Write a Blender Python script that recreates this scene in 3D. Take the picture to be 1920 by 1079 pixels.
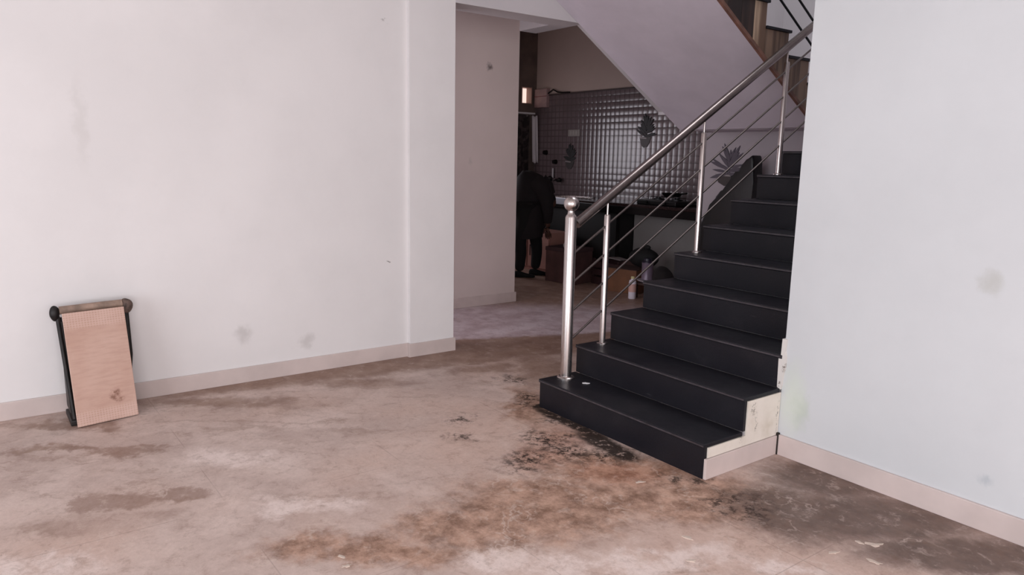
import bpy, bmesh, math, random
from mathutils import Vector, Matrix
random.seed(7)
for o in list(bpy.data.objects): bpy.data.objects.remove(o)
S = bpy.context.scene
COL = S.collection

# ---------------------------------------------------------------- camera
cam_d = bpy.data.cameras.new('camera'); cam = bpy.data.objects.new('camera', cam_d); COL.objects.link(cam)
cam_d.sensor_fit = 'HORIZONTAL'; cam_d.sensor_width = 36.0; cam_d.lens = 1379.84 / 1920 * 36
cam.location = (3.2202, -2.6215, 1.4382); cam.rotation_mode = 'XYZ'
cam.rotation_euler = (1.3968, -0.020537, 0.933314)
cam_d.clip_start = 0.05
S.camera = cam

# ---------------------------------------------------------------- world, lights, exposure
S.view_settings.view_transform = 'Standard'; S.view_settings.look = 'None'
S.view_settings.gamma = 1; S.view_settings.use_curve_mapping = False
S.view_settings.exposure = 0.0
world = bpy.data.worlds.new('world'); S.world = world; world.use_nodes = True
bg = world.node_tree.nodes['Background']; bg.inputs['Color'].default_value = (0.80, 0.88, 1.0, 1); bg.inputs['Strength'].default_value = 1.0

def area(name, loc, target, sx, sy, power, color):
    d = bpy.data.lights.new(name, 'AREA'); d.shape = 'RECTANGLE'; d.size = sx; d.size_y = sy
    d.energy = power; d.color = color
    o = bpy.data.objects.new(name, d); COL.objects.link(o); o.location = loc
    o.rotation_euler = (Vector(target) - Vector(loc)).to_track_quat('-Z', 'Y').to_euler()
    return o
# daylight through the wide front opening, the side opening, the kitchen window and from upstairs; the passage lamp is added fill
area('front_daylight', (2.6, -6.7, 1.35), (2.6, 0, 1.2), 4.6, 2.4, 138, (0.86, 0.94, 1.0))
area('side_daylight', (6.2, -3.3, 1.35), (0, -1.2, 1.2), 4.0, 2.3, 168, (1.0, 0.955, 0.955))
area('kitchen_daylight', (-5.42, 2.35, 1.55), (0, 3.0, 1.2), 1.0, 1.1, 8.5, (0.97, 0.93, 1.0))
area('passage_daylight', (-2.1, -1.38, 1.5), (-2.0, 2.0, 0.2), 0.8, 1.3, 17, (0.98, 0.93, 1.0))  # added fill that brightens the passage floor and walls; source unseen
area('stairwell_daylight', (0.3, 2.0, 5.35), (0.0, 2.2, 0), 1.6, 2.0, 60, (0.93, 0.97, 1.0))  # lamp under the closed stairwell ceiling, for light from upstairs

# ---------------------------------------------------------------- material helpers
def lin(c):
    r = []
    for v in c:
        v = v / 255.0
        r.append(v / 12.92 if v <= 0.04045 else ((v + 0.055) / 1.055) ** 2.4)
    return (r[0], r[1], r[2], 1.0)

class NT:
    def __init__(s, name, base=(200, 200, 200), rough=0.6, metal=0.0, spec=0.5):
        s.m = bpy.data.materials.new(name); s.m.use_nodes = True
        s.t = s.m.node_tree; s.b = s.t.nodes['Principled BSDF']
        s.b.inputs['Base Color'].default_value = lin(base); s.b.inputs['Roughness'].default_value = rough
        s.b.inputs['Metallic'].default_value = metal; s.b.inputs['Specular IOR Level'].default_value = spec
        s._pos = None
    def n(s, typ, **kw):
        x = s.t.nodes.new(typ)
        for k, v in kw.items(): setattr(x, k, v)
        return x
    def l(s, a, b): s.t.links.new(a, b)
    def pos(s):
        if s._pos is None: s._pos = s.n('ShaderNodeTexCoord').outputs['Object']
        return s._pos
    def vm(s, op, a, b):
        x = s.n('ShaderNodeVectorMath', operation=op); s.l(a, x.inputs[0])
        if isinstance(b, (tuple, list)): x.inputs[1].default_value = b
        elif b is not None: s.l(b, x.inputs[1])
        return x.outputs['Value'] if op in ('LENGTH', 'DOT_PRODUCT') else x.outputs['Vector']
    def ma(s, op, a, b=None, c=None, clamp=False):
        x = s.n('ShaderNodeMath', operation=op); x.use_clamp = clamp
        for i, v in enumerate((a, b, c)):
            if v is None: continue
            if isinstance(v, (int, float)): x.inputs[i].default_value = v
            else: s.l(v, x.inputs[i])
        return x.outputs[0]
    def noise(s, scale, detail=4, rough=0.55, vec=None, color=False, dist=0.0):
        x = s.n('ShaderNodeTexNoise'); x.inputs['Scale'].default_value = scale
        x.inputs['Detail'].default_value = detail; x.inputs['Roughness'].default_value = rough
        x.inputs['Distortion'].default_value = dist
        s.l(vec if vec is not None else s.pos(), x.inputs['Vector'])
        return x.outputs['Color' if color else 'Fac']
    def mr(s, v, a, b, c=0.0, d=1.0, smooth=True):
        x = s.n('ShaderNodeMapRange'); x.interpolation_type = 'SMOOTHSTEP' if smooth else 'LINEAR'
        s.l(v, x.inputs['Value'])
        for i, q in zip(('From Min', 'From Max', 'To Min', 'To Max'), (a, b, c, d)): x.inputs[i].default_value = q
        return x.outputs['Result']
    def mix(s, f, a, b):
        x = s.n('ShaderNodeMix', data_type='RGBA')
        if isinstance(f, (int, float)): x.inputs[0].default_value = f
        else: s.l(f, x.inputs[0])
        for i, v in ((6, a), (7, b)):
            if isinstance(v, tuple): x.inputs[i].default_value = lin(v[:3])
            else: s.l(v, x.inputs[i])
        return x.outputs[2]
    def col(s, v): s.l(v, s.b.inputs['Base Color'])
    def bump(s, h, strength=0.3, dist=0.01):
        x = s.n('ShaderNodeBump'); x.inputs['Strength'].default_value = strength; x.inputs['Distance'].default_value = dist
        s.l(h, x.inputs['Height']); s.l(x.outputs['Normal'], s.b.inputs['Normal'])
    def blobs(s, vec, lst, inner=0.45, outer=1.15):
        # lst: (centre xyz, radii xyz); returns the union of soft ellipses
        acc = None
        for c, r in lst:
            d = s.vm('SUBTRACT', vec, c); d = s.vm('MULTIPLY', d, tuple(1.0 / q if q else 0.0 for q in r))
            m = s.mr(s.vm('LENGTH', d, None), outer, inner)
            acc = m if acc is None else s.ma('MAXIMUM', acc, m)
        return acc

def simple(name, base, rough=0.6, metal=0.0, var=0.0, scale=6.0, spec=0.5, bump=0.0):
    t = NT(name, base, rough, metal, spec)
    if var:
        n = t.mr(t.noise(scale, 5), 0.3, 0.7)
        t.col(t.mix(n, tuple(max(0, c * (1 - var)) for c in base), tuple(min(255, c * (1 + var)) for c in base)))
        if bump: t.bump(t.noise(scale * 4, 4), bump, 0.004)
    return t.m

def paint(name, base, smudges=(), smcol=(150, 148, 140), var=0.014):
    t = NT(name, base, 0.62, 0, 0.3)
    n = t.mr(t.noise(1.3, 5, 0.6), 0.3, 0.7)
    c = t.mix(n, tuple(v * (1 - var) for v in base), tuple(min(255, v * (1 + var)) for v in base))
    fine = t.mr(t.noise(9, 6, 0.7), 0.55, 0.8)
    c = t.mix(t.ma('MULTIPLY', fine, 0.06), c, tuple(v * 0.86 for v in base))
    if smudges:
        dn = t.vm('SUBTRACT', t.noise(14, 4, 0.6, color=True), (0.5, 0.5, 0.5))
        dn = t.vm('MULTIPLY', dn, (0.12, 0.12, 0.12)); v = t.vm('ADD', t.pos(), dn)
        for cc, rr, kk, al in smudges:
            b = t.blobs(v, [(cc, rr)], 0.1, 1.1)
            c = t.mix(t.ma('MULTIPLY', b, al), c, kk)
    t.col(c); t.bump(t.noise(60, 3), 0.05, 0.002)
    return t.m

M = {}
big = 9.0
M['wall_left'] = paint('paint_left', (227, 222, 222), [
    ((-1.397, -1.281, .32), (0, .07, .08), (150, 142, 138), .35), ((-1.397, -.868, .213), (0, .06, .06), (150, 142, 138), .30),
    ((-1.397, -.279, 2.314), (0, .02, .008), (120, 112, 108), .6), ((-1.397, -.255, .709), (0, .012, .012), (90, 80, 76), .8),
    ((-1.397, -2.083, 1.579), (0, .05, .30), (190, 184, 180), .25)])
M['wall_passage'] = paint('paint_passage', (216, 200, 196), [((-2.67, 1.458, 2.281), (0, .045, .045), (80, 70, 68), .8),
    ((-2.67, 1.25, 1.4), (0, .03, .05), (190, 180, 175), .5)])
M['wall_right'] = paint('paint_right', (203, 204, 207), [
    ((2.07, .564, 1.001), (.06, 0, .07), (170, 168, 160), .45), ((2.136, .564, .21), (.05, 0, .035), (160, 168, 176), .5),
    ((1.317, .564, .257), (.06, 0, .12), (170, 182, 165), .5), ((1.271, .564, .3), (.09, 0, .25), (205, 212, 198), .6)])
M['plaster'] = paint('plaster_white', (200, 194, 196))
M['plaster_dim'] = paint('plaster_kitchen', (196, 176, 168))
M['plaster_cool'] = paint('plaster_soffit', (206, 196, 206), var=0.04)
M['ceiling'] = paint('ceiling_white', (222, 220, 218))
M['skirting'] = simple('skirting_tile', (204, 188, 184), 0.35, 0, 0.04, 3)
M['steel'] = None
t = NT('brushed_steel', (196, 186, 184), 0.24, 1.0)
st = t.vm('MULTIPLY', t.pos(), (60, 60, 2)); t.l(t.mr(t.noise(1.0, 3, vec=st), 0.2, 0.8, 0.18, 0.34), t.b.inputs['Roughness'])
M['steel'] = t.m
M['steel_dull'] = simple('handrail_steel', (132, 120, 118), 0.24, 0.9, 0.05, 8)
M['steel_bar'] = simple('bar_steel', (120, 110, 108), 0.33, 0.9)
M['black_bar'] = simple('black_bar', (22, 22, 25), 0.45, 0.2)

# black granite of the steps
t = NT('black_granite', (30, 28, 34), 0.42, 0, 0.28)
v = t.n('ShaderNodeTexVoronoi'); v.inputs['Scale'].default_value = 260; t.l(t.pos(), v.inputs['Vector'])
c = t.mix(t.mr(v.outputs['Distance'], 0.0, 0.8), (30, 28, 36), (20, 19, 25))
dust = t.mr(t.noise(5, 6, 0.65), 0.52, 0.8)
c = t.mix(t.ma('MULTIPLY', dust, 0.2), c, (62, 56, 60))
scr = t.mr(t.noise(1.0, 3, vec=t.vm('MULTIPLY', t.pos(), (9, 60, 60))), 0.68, 0.8)
c = t.mix(t.ma('MULTIPLY', scr, 0.18), c, (104, 98, 102))
t.col(c); t.l(t.mr(t.noise(3, 4), 0.3, 0.7, 0.34, 0.55), t.b.inputs['Roughness']); M['granite'] = t.m
M['nosing'] = simple('granite_edge', (62, 57, 62), 0.35, 0, 0.15, 30)  # lighter tone paints the bevel highlight of the step edges
M['counter_black'] = simple('counter_granite', (14, 12, 13), 0.22, 0, 0.2, 60)
M['counter_top'] = simple('counter_polished', (42, 28, 28), 0.18, 0, 0.2, 60)  # same black granite, with its reddish reflection put into the colour

# cream painted flank of the lowest steps, chipped and mouldy
t = NT('cream_flank', (216, 208, 190), 0.7)
dn = t.vm('MULTIPLY', t.vm('SUBTRACT', t.noise(25, 5, 0.7, color=True), (.5, .5, .5)), (.08, .08, .08))
pv = t.vm('ADD', t.pos(), dn)
c = t.mix(t.mr(t.noise(8, 5), 0.4, 0.8), (226, 216, 206), (206, 194, 180))
m = t.blobs(pv, [((1.2, .345, .275), (0, .022, .05)), ((1.2, .258, .15), (0, .022, .03)), ((1.2, .37, .20), (0, .008, .07)), ((1.2, .545, .2), (0, .008, .12))], .3, 1.2)
m = t.ma('MULTIPLY', t.ma('MULTIPLY', m, t.mr(t.noise(90, 5, .75), .46, .62)), .8)
c = t.mix(m, c, (74, 62, 50))
drip = t.mr(t.noise(1.0, 3, vec=t.vm('MULTIPLY', t.pos(), (60, 60, 6))), .66, .8)
c = t.mix(t.ma('MULTIPLY', drip, .4), c, (150, 138, 112))
t.col(c); t.bump(t.noise(50, 4), .2, .004); M['flank'] = t.m

# floor: dusty pale stone tiles with drying mud, soot and footprints
t = NT('muddy_floor', (180, 155, 145), 0.5)
R_, F_ = (.595, .804, 0), (-.804, .595, 0)
ux = t.vm('DOT_PRODUCT', t.pos(), R_); fy = t.vm('DOT_PRODUCT', t.pos(), F_)
cb = t.n('ShaderNodeCombineXYZ'); t.l(ux, cb.inputs[0]); t.l(fy, cb.inputs[1]); UV = cb.outputs[0]
dn = t.vm('MULTIPLY', t.vm('SUBTRACT', t.noise(3.0, 6, .65, color=True), (.5, .5, .5)), (.75, .5, 0))
dnf = t.vm('MULTIPLY', t.vm('SUBTRACT', t.noise(16, 5, .7, color=True), (.5, .5, .5)), (.20, .14, 0))
UVd = t.vm('ADD', t.vm('ADD', UV, dn), dnf)
UVs = t.vm('ADD', t.vm('ADD', UV, t.vm('MULTIPLY', dn, (.3, .3, 0))), dnf)
def E_(l, s=1.0): return [((a, b, 0), (c * s, d * s, 0)) for a, b, c, d in l]
n1 = t.mr(t.noise(2.2, 7, .62, dist=.6), .34, .68)
c = t.mix(n1, (188, 166, 158), (214, 193, 185))
c = t.mix(t.mr(t.noise(0.8, 4), .4, .7), c, (204, 176, 164))
wisps = t.mr(t.noise(1.0, 5, .6, vec=t.vm('MULTIPLY', UVs, (2.0, 7.0, 1)), dist=1.5), .54, .70)
c = t.mix(t.ma('MULTIPLY', wisps, .45), c, (150, 124, 110))
pale = [(0.3, -1.7, 0.65, 0.1), (-0.16, -1.68, 0.23, 0.09), (-1.75, -1.81, 0.29, 0.09), (-1.48, -0.83, 0.33, 0.13), (-1.04, -1.3, 0.35, 0.1), (0.83, -1.74, 0.29, 0.06), (.25, -1.95, .9, .18)]
wall = [(-1.84, -0.03, 0.68, 0.14), (-1.33, 0.42, 0.65, 0.16), (-2.49, -0.46, 0.36, 0.09), (-2.38, -0.78, 0.45, 0.06)]
cor = [(-0.16, 1.31, 0.49, 0.22), (0.06, 0.82, 0.23, 0.54), (-0.38, 0.79, 0.3, 0.18)]
mud = [(0.21, -1.15, 0.78, 0.31), (-0.07, -1.31, 0.58, 0.26), (-0.68, -1.63, 0.51, 0.15), (0.63, -1.14, 0.43, 0.38), (-0.29, -1.45, 0.42, 0.21), (-0.03, 0.03, 0.19, 0.48), (0.39, -0.87, 0.57, 0.25)]
wet = [(1.32, -0.94, 0.36, 0.28), (1.3, -1.3, 0.55, 0.26), (1.53, -1.59, 0.46, 0.18), (0.98, -1.27, 0.27, 0.31)]
black = [(0.23, -0.47, 0.2, 0.11), (0.35, -0.68, 0.19, 0.1), (0.1, -0.69, 0.21, 0.15), (0.08, -0.24, 0.1, 0.08), (-0.11, -0.83, 0.15, 0.13), (-0.16, 0.55, 0.12, 0.1), (-0.06, 0.17, 0.1, 0.1)]
dark1 = [(-0.44, -0.5, 0.07, 0.07), (-0.46, -0.22, 0.09, 0.1), (0.79, -1.23, 0.16, 0.18), (0.65, -0.97, 0.15, 0.08)]
stain = [(-1.9, -1.31, 0.1, 0.12), (-1.77, -1.29, 0.18, 0.1), (-1.56, -1.23, 0.16, 0.08), (-1.91, -1.52, 0.22, 0.12), (-1.54, -1.46, 0.19, 0.07), (-2.0, -0.76, 0.15, 0.09)]
pas = [(-0.21, 2.45, 0.9, 0.58), (0.28, 2.5, 0.6, 0.5)]
sw_ = t.n('ShaderNodeSeparateXYZ'); t.l(t.vm('ADD', t.pos(), t.vm('MULTIPLY', dn, (.35, .35, 0))), sw_.inputs[0])
dw = t.ma('SUBTRACT', t.ma('ADD', sw_.outputs[0], 1.38), t.ma('MULTIPLY', t.ma('ADD', sw_.outputs[1], 2.1), .17))
strip = t.ma('MULTIPLY', t.mr(dw, .10, -.04), t.mr(sw_.outputs[1], -2.2, -1.4))
brown = t.ma('MAXIMUM', strip, t.ma('MULTIPLY', t.blobs(UVd, E_(wall + cor), .3, 1.2), .9))
c = t.mix(t.ma('MULTIPLY', brown, .85), c, t.mix(t.mr(t.noise(6, 5), .3, .7), (128, 98, 84), (156, 128, 112)))
us_ = t.n('ShaderNodeSeparateXYZ'); t.l(UVs, us_.inputs[0])
nearf = t.mr(t.ma('SUBTRACT', us_.outputs[1], t.ma('MULTIPLY', us_.outputs[0], .28)), 1.70, 1.80)
farf = t.mr(us_.outputs[1], 3.3, 2.7); lft = t.mr(sw_.outputs[0], -.2, -.4)
pzone = t.ma('MULTIPLY', t.ma('MULTIPLY', nearf, farf), lft)
c = t.mix(pzone, c, t.mix(t.mr(t.noise(5, 5), .35, .65), (190, 170, 174), (216, 202, 206)))
mudn = t.mr(t.noise(9, 8, .75), .32, .66)
mudc = t.mix(mudn, (108, 74, 54), (196, 158, 138))
mm = t.blobs(UVd, E_(mud), .35, 1.15)
c = t.mix(t.ma('MULTIPLY', mm, .9), c, mudc)
rust = t.blobs(UVs, E_([(.12, -.48, .22, .26), (-.02, -.72, .2, .2), (.35, -.9, .3, .16)]), .2, 1.2)
c = t.mix(t.ma('MULTIPLY', rust, .6), c, t.mix(mudn, (132, 82, 60), (188, 138, 114)))
wetm = t.blobs(UVs, E_(wet), .5, 1.2)
c = t.mix(t.ma('MULTIPLY', wetm, .9), c, t.mix(mudn, (84, 68, 62), (112, 92, 84)))
c = t.mix(t.ma('MULTIPLY', t.blobs(UVs, E_(stain[:3] + stain[5:]), .55, 1.0), .62), c, (136, 106, 92))
c = t.mix(t.ma('MULTIPLY', t.blobs(UVd, E_(stain[3:5]), .2, 1.2), .35), c, (142, 112, 98))
pm = t.ma('MULTIPLY', t.blobs(UVd, E_(pale), .3, 1.15), t.mr(t.noise(6, 8, .75), .36, .56))
c = t.mix(t.ma('MULTIPLY', pm, .85), c, (234, 216, 210))
# footprint-like curved scuffs in the mud, pale
vo = t.n('ShaderNodeTexVoronoi', feature='DISTANCE_TO_EDGE'); vo.inputs['Scale'].default_value = 4.5
t.l(t.vm('ADD', t.pos(), t.vm('MULTIPLY', t.vm('SUBTRACT', t.noise(7, 4, color=True), (.5, .5, .5)), (.5, .5, 0))), vo.inputs['Vector'])
sc = t.ma('MULTIPLY', t.mr(vo.outputs['Distance'], .05, .0), t.mr(t.noise(3.3, 3), .5, .62))
zone = t.mr(fy, -.55, -1.1)
c = t.mix(t.ma('MULTIPLY', t.ma('MULTIPLY', sc, zone), .5), c, (214, 194, 184))
# soot in clots
bk = t.ma('MULTIPLY', t.blobs(UVs, E_(black + dark1, 1.2), .2, 1.15), t.mr(t.noise(17, 6, .75), .46, .60))
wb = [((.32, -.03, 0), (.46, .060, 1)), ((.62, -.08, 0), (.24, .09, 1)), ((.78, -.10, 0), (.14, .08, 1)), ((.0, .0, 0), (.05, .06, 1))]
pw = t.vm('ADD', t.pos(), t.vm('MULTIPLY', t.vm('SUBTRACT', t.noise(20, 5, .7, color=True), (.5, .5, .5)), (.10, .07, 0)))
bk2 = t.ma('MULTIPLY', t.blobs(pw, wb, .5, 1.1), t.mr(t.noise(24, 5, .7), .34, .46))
clot = [((.61, -.30, 0), (.20, .13, 1)), ((.56, -.52, 0), (.14, .16, 1)), ((.75, -.2, 0), (.16, .10, 1)), ((-.17, .06, 0), (.15, .09, 1)), ((-.5, .2, 0), (.15, .06, 1)), ((-.08, -.04, 0), (.09, .08, 1)), ((.42, -.30, 0), (.22, .16, 1))]
bk3 = t.ma('MULTIPLY', t.blobs(pw, clot, .2, 1.1), t.mr(t.noise(26, 8, .8), .47, .56))
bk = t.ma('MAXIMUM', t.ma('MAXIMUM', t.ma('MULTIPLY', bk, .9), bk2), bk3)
mott = t.noise(13, 8, .78, dist=.4)
c = t.mix(t.ma('MULTIPLY', t.mr(mott, .50, .66), .30), c, (118, 88, 72))
c = t.mix(t.ma('MULTIPLY', t.mr(mott, .47, .34), .30), c, (224, 204, 194))
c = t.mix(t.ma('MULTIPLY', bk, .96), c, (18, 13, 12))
grain = t.mr(t.noise(55, 6, .8), .35, .7)
c = t.mix(t.ma('MULTIPLY', grain, .16), c, (120, 92, 78))
speck = t.ma('MULTIPLY', t.mr(t.noise(38, 5, .7), .62, .72), t.mr(t.noise(3.0, 4), .45, .65))
c = t.mix(t.ma('MULTIPLY', speck, .7), c, (92, 70, 60))
# slab joints every 0.8 m, half hidden under the dust
sx = t.n('ShaderNodeSeparateXYZ'); t.l(t.pos(), sx.inputs[0])
def joint(o, off, per):
    fr = t.ma('FRACT', t.ma('DIVIDE', t.ma('ADD', o, off), per)); return t.mr(t.ma('ABSOLUTE', t.ma('SUBTRACT', fr, .5)), .004, .0015)
j = t.ma('MAXIMUM', joint(sx.outputs[0], 10.93 - .4, .8), joint(sx.outputs[1], 10 - .15 - .4 + .0, .8))
j = t.ma('MULTIPLY', j, t.mr(t.noise(1.7, 3), .42, .58))
c = t.mix(t.ma('MULTIPLY', j, .3), c, (108, 84, 72))
t.col(c)
ro = t.mr(t.noise(4, 5), .3, .7, .42, .62)
ro = t.ma('ADD', ro, t.ma('MULTIPLY', mm, .15))
ro = t.ma('ADD', ro, t.ma('MULTIPLY', bk, .3), None, True)
t.l(ro, t.b.inputs['Roughness']); t.b.inputs['Specular IOR Level'].default_value = .22
t.bump(t.noise(22, 6, .7), .18, .006); M['floor'] = t.m

# kitchen wall mosaic: small pillowed glossy squares
t = NT('mosaic_tile', (128, 116, 118), 0.20, 0, 1.0)
sx = t.n('ShaderNodeSeparateXYZ'); t.l(t.pos(), sx.inputs[0])
def tri(o, per):
    fr = t.ma('FRACT', t.ma('DIVIDE', t.ma('ADD', o, 20), per)); return t.ma('MULTIPLY', t.ma('ABSOLUTE', t.ma('SUBTRACT', fr, .5)), 2)
e = t.ma('MAXIMUM', tri(sx.outputs[0], .085), tri(sx.outputs[2], .085))
g = t.mr(e, .72, .9)
c = t.mix(t.mr(t.noise(1.5, 4), .3, .7), (104, 90, 92), (126, 110, 113))
t.col(t.mix(g, c, (100, 88, 90)))
qa = t.ma('POWER', tri(sx.outputs[0], .085), 2.0); qb = t.ma('POWER', tri(sx.outputs[2], .085), 2.0)
t.bump(t.ma('SUBTRACT', 2.0, t.ma('ADD', qa, qb)), 1.0, .0022); M['mosaic'] = t.m

# striped wood-look cladding of the upper flight
def wood(name, dark, light, sc):
    t = NT(name, light, .5)
    w = t.mr(t.noise(1.0, 5, .6, vec=t.vm('MULTIPLY', t.pos(), sc)), .38, .62)
    t.col(t.mix(w, dark, light)); return t.m
M['wood_dark'] = wood('wood_dark', (34, 22, 20), (84, 60, 50), (9, 9, .6))
M['wood_tan'] = wood('wood_tan', (112, 86, 70), (200, 172, 146), (13, 13, .6))
M['wood_mid'] = wood('wood_mid', (88, 68, 58), (140, 114, 96), (14, 14, .7))
M['edge_brown'] = simple('stringer_edge', (120, 84, 72), .5, 0, .15, 9)

# ---------------------------------------------------------------- mesh helpers
def obj(name, bm, mat, parent=None, smooth=False, mats=None):
    me = bpy.data.meshes.new(name)
    bmesh.ops.recalc_face_normals(bm, faces=bm.faces)
    bm.to_mesh(me); bm.free()
    for m_ in (mats or [mat]): me.materials.append(m_)
    if smooth:
        for p in me.polygons: p.use_smooth = True
        try: me.set_sharp_from_angle(angle=math.radians(40))
        except Exception: pass
    o = bpy.data.objects.new(name, me); COL.objects.link(o)
    if parent is not None: o.parent = parent
    return o
def thing(name, label, cat, loc=(0, 0, 0), rz=0, group=None):
    o = bpy.data.objects.new(name, None); COL.objects.link(o); o.location = loc; o.rotation_euler = (0, 0, rz)
    o.empty_display_size = .05
    return tag(o, label, cat, group)
def tag(o, label, cat, group=None):
    o['label'] = label; o['category'] = cat
    if group: o['group'] = group
    return o
def struct(name, bm, mat, parent=None):
    o = obj(name, bm, mat, parent)
    if parent is None: o['kind'] = 'structure'
    return o
def add_box(bm, x0, x1, y0, y1, z0, z1, bev=0.0, mat=0):
    b = bmesh.new() if bev else bm
    vs = [b.verts.new(p) for p in ((x0, y0, z0), (x1, y0, z0), (x1, y1, z0), (x0, y1, z0), (x0, y0, z1), (x1, y0, z1), (x1, y1, z1), (x0, y1, z1))]
    for f in ((0, 3, 2, 1), (4, 5, 6, 7), (0, 1, 5, 4), (1, 2, 6, 5), (2, 3, 7, 6), (3, 0, 4, 7)):
        fc = b.faces.new([vs[i] for i in f]); fc.material_index = mat
    if bev:
        bmesh.ops.bevel(b, geom=list(b.edges), offset=bev, segments=2, profile=.6, affect='EDGES')
        merge(bm, b)
    return bm
def merge(bm, b, M4=None):
    if M4 is not None: bmesh.ops.transform(b, matrix=M4, verts=b.verts)
    me = bpy.data.meshes.new('tmp'); b.to_mesh(me); b.free(); bm.from_mesh(me); bpy.data.meshes.remove(me)
def bx(*a, bev=0.0): return add_box(bmesh.new(), *a, bev=bev)
def add_prism(bm, pts, axis, a, b):
    # pts: polygon in the two other axes (order kept), extruded along axis from a to b
    def P(p, v):
        if axis == 'x': return (v, p[0], p[1])
        if axis == 'y': return (p[0], v, p[1])
        return (p[0], p[1], v)
    A = [bm.verts.new(P(p, a)) for p in pts]; B = [bm.verts.new(P(p, b)) for p in pts]
    bm.faces.new(A); bm.faces.new(B[::-1]); n = len(pts)
    for i in range(n): bm.faces.new((A[i], A[(i + 1) % n], B[(i + 1) % n], B[i]))
    return bm
def add_tube(bm, pts, r, seg=14, r2=None, cap=True):
    pts = [Vector(p) for p in pts]; rings = []; n = len(pts)
    rs = r if isinstance(r, (list, tuple)) else [r] * n
    up = None
    for i, p in enumerate(pts):
        d = (pts[min(i + 1, n - 1)] - pts[max(i - 1, 0)]).normalized()
        if up is None:
            up = Vector((0, 0, 1)) if abs(d.z) < .9 else Vector((1, 0, 0))
        s = d.cross(up).normalized(); u = s.cross(d).normalized(); up = u
        rings.append([bm.verts.new(p + (s * math.cos(2 * math.pi * k / seg) + u * math.sin(2 * math.pi * k / seg)) * rs[i]) for k in range(seg)])
    for i in range(n - 1):
        for k in range(seg):
            bm.faces.new((rings[i][k], rings[i][(k + 1) % seg], rings[i + 1][(k + 1) % seg], rings[i + 1][k]))
    if cap: bm.faces.new(rings[0][::-1]); bm.faces.new(rings[-1])
    return bm
def add_lathe(bm, prof, c=(0, 0, 0), seg=28, sx=1.0, sy=1.0):
    # prof: (radius, z) from bottom to top
    rings = []
    for r, z in prof:
        if r <= 1e-6: rings.append([bm.verts.new((c[0], c[1], c[2] + z))])
        else: rings.append([bm.verts.new((c[0] + r * sx * math.cos(2 * math.pi * k / seg), c[1] + r * sy * math.sin(2 * math.pi * k / seg), c[2] + z)) for k in range(seg)])
    for A, B in zip(rings, rings[1:]):
        for k in range(seg):
            a, b = A[k % len(A)], A[(k + 1) % len(A)]; d, e = B[k % len(B)], B[(k + 1) % len(B)]
            q = []
            for v in (a, b, e, d):
                if v not in q: q.append(v)
            if len(q) > 2: bm.faces.new(q)
    if len(rings[0]) > 1: bm.faces.new(rings[0][::-1])
    if len(rings[-1]) > 1: bm.faces.new(rings[-1])
    return bm
def tube(*a, **k): return add_tube(bmesh.new(), *a, **k)
def lathe(*a, **k): return add_lathe(bmesh.new(), *a, **k)

# ================================================================ SETTING
RR, G, W_ = .17, .2781, 1.206            # riser, going, width of the stair
YW = .564                                # front plane of the right wall
XL = -1.397                              # left wall plane
XP = -1.363                              # pillar face
struct('floor', bx(-6.2, 6.4, -7.0, 4.6, -.12, 0), M['floor'])
struct('wall_left', bx(XL - .2, XL, -7.0, -.109, 0, 3.1), M['wall_left'])
b = bx(XL - .2, XP, -.109, .257, 0, 3.1); struct('wall_pillar', b, M['wall_left'])
# beam over the passage and the wall that carries the upper flight (lower edge follows the flight)
def sof(y): return 2.475 - .6115 * (y - 1.43)
b = bmesh.new()
add_prism(b, [(.257, 2.50), (1.45, 2.50), (1.45, 2.62), (2.62, sof(2.62) + .14), (2.62, 1.86), (4.25, 1.86), (4.25, 5.6), (.257, 5.6)], 'x', XL - .2, XP)
struct('wall_beam', b, M['plaster'])
struct('wall_right', bx(W_ + .001, 6.4, YW, YW + .13, 0, 3.1), M['wall_right'])
struct('wall_stairwell', bx(W_ + .001, W_ + .15, YW + .13, 4.4, 0, 5.6), M['plaster'])
struct('wall_landing', bx(XL - .2, W_ + .001, 4.1, 4.4, 1.87, 5.6), M['plaster'])
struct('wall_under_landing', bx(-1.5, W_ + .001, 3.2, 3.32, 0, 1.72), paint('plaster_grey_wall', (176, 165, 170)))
struct('wall_under_landing_side', bx(-1.5, -1.38, 3.32, 4.25, 0, 1.72), M['plaster_cool'])
struct('wall_upstairs', bx(XL - .2, W_ + .15, .0, .257, 3.1, 5.6), M['plaster'])
struct('ceiling', bx(XL - .2, 6.4, -7.0, .257, 3.1, 3.3), M['ceiling'])
struct('ceiling_right', bx(W_ + .001, 6.4, .257, YW + .13, 3.1, 3.3), M['ceiling'])
struct('ceiling_stairwell', bx(XL - .2, W_ + .15, .0, 4.4, 5.6, 5.75), M['ceiling'])
# front wall with its wide opening, side wall with its window opening
b = bmesh.new()
add_box(b, XL - .2, .2, -7.2, -7.0, 0, 3.1); add_box(b, 5.0, 6.4, -7.2, -7.0, 0, 3.1); add_box(b, .2, 5.0, -7.2, -7.0, 2.6, 3.1)
struct('wall_front', b, M['ceiling'])
b = bmesh.new()
add_box(b, 6.4, 6.55, -7.2, -5.5, 0, 3.1); add_box(b, 6.4, 6.55, -1.3, YW + .13, 0, 3.1); add_box(b, 6.4, 6.55, -5.5, -1.3, 2.5, 3.1)
struct('wall_side', b, M['ceiling'])
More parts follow.
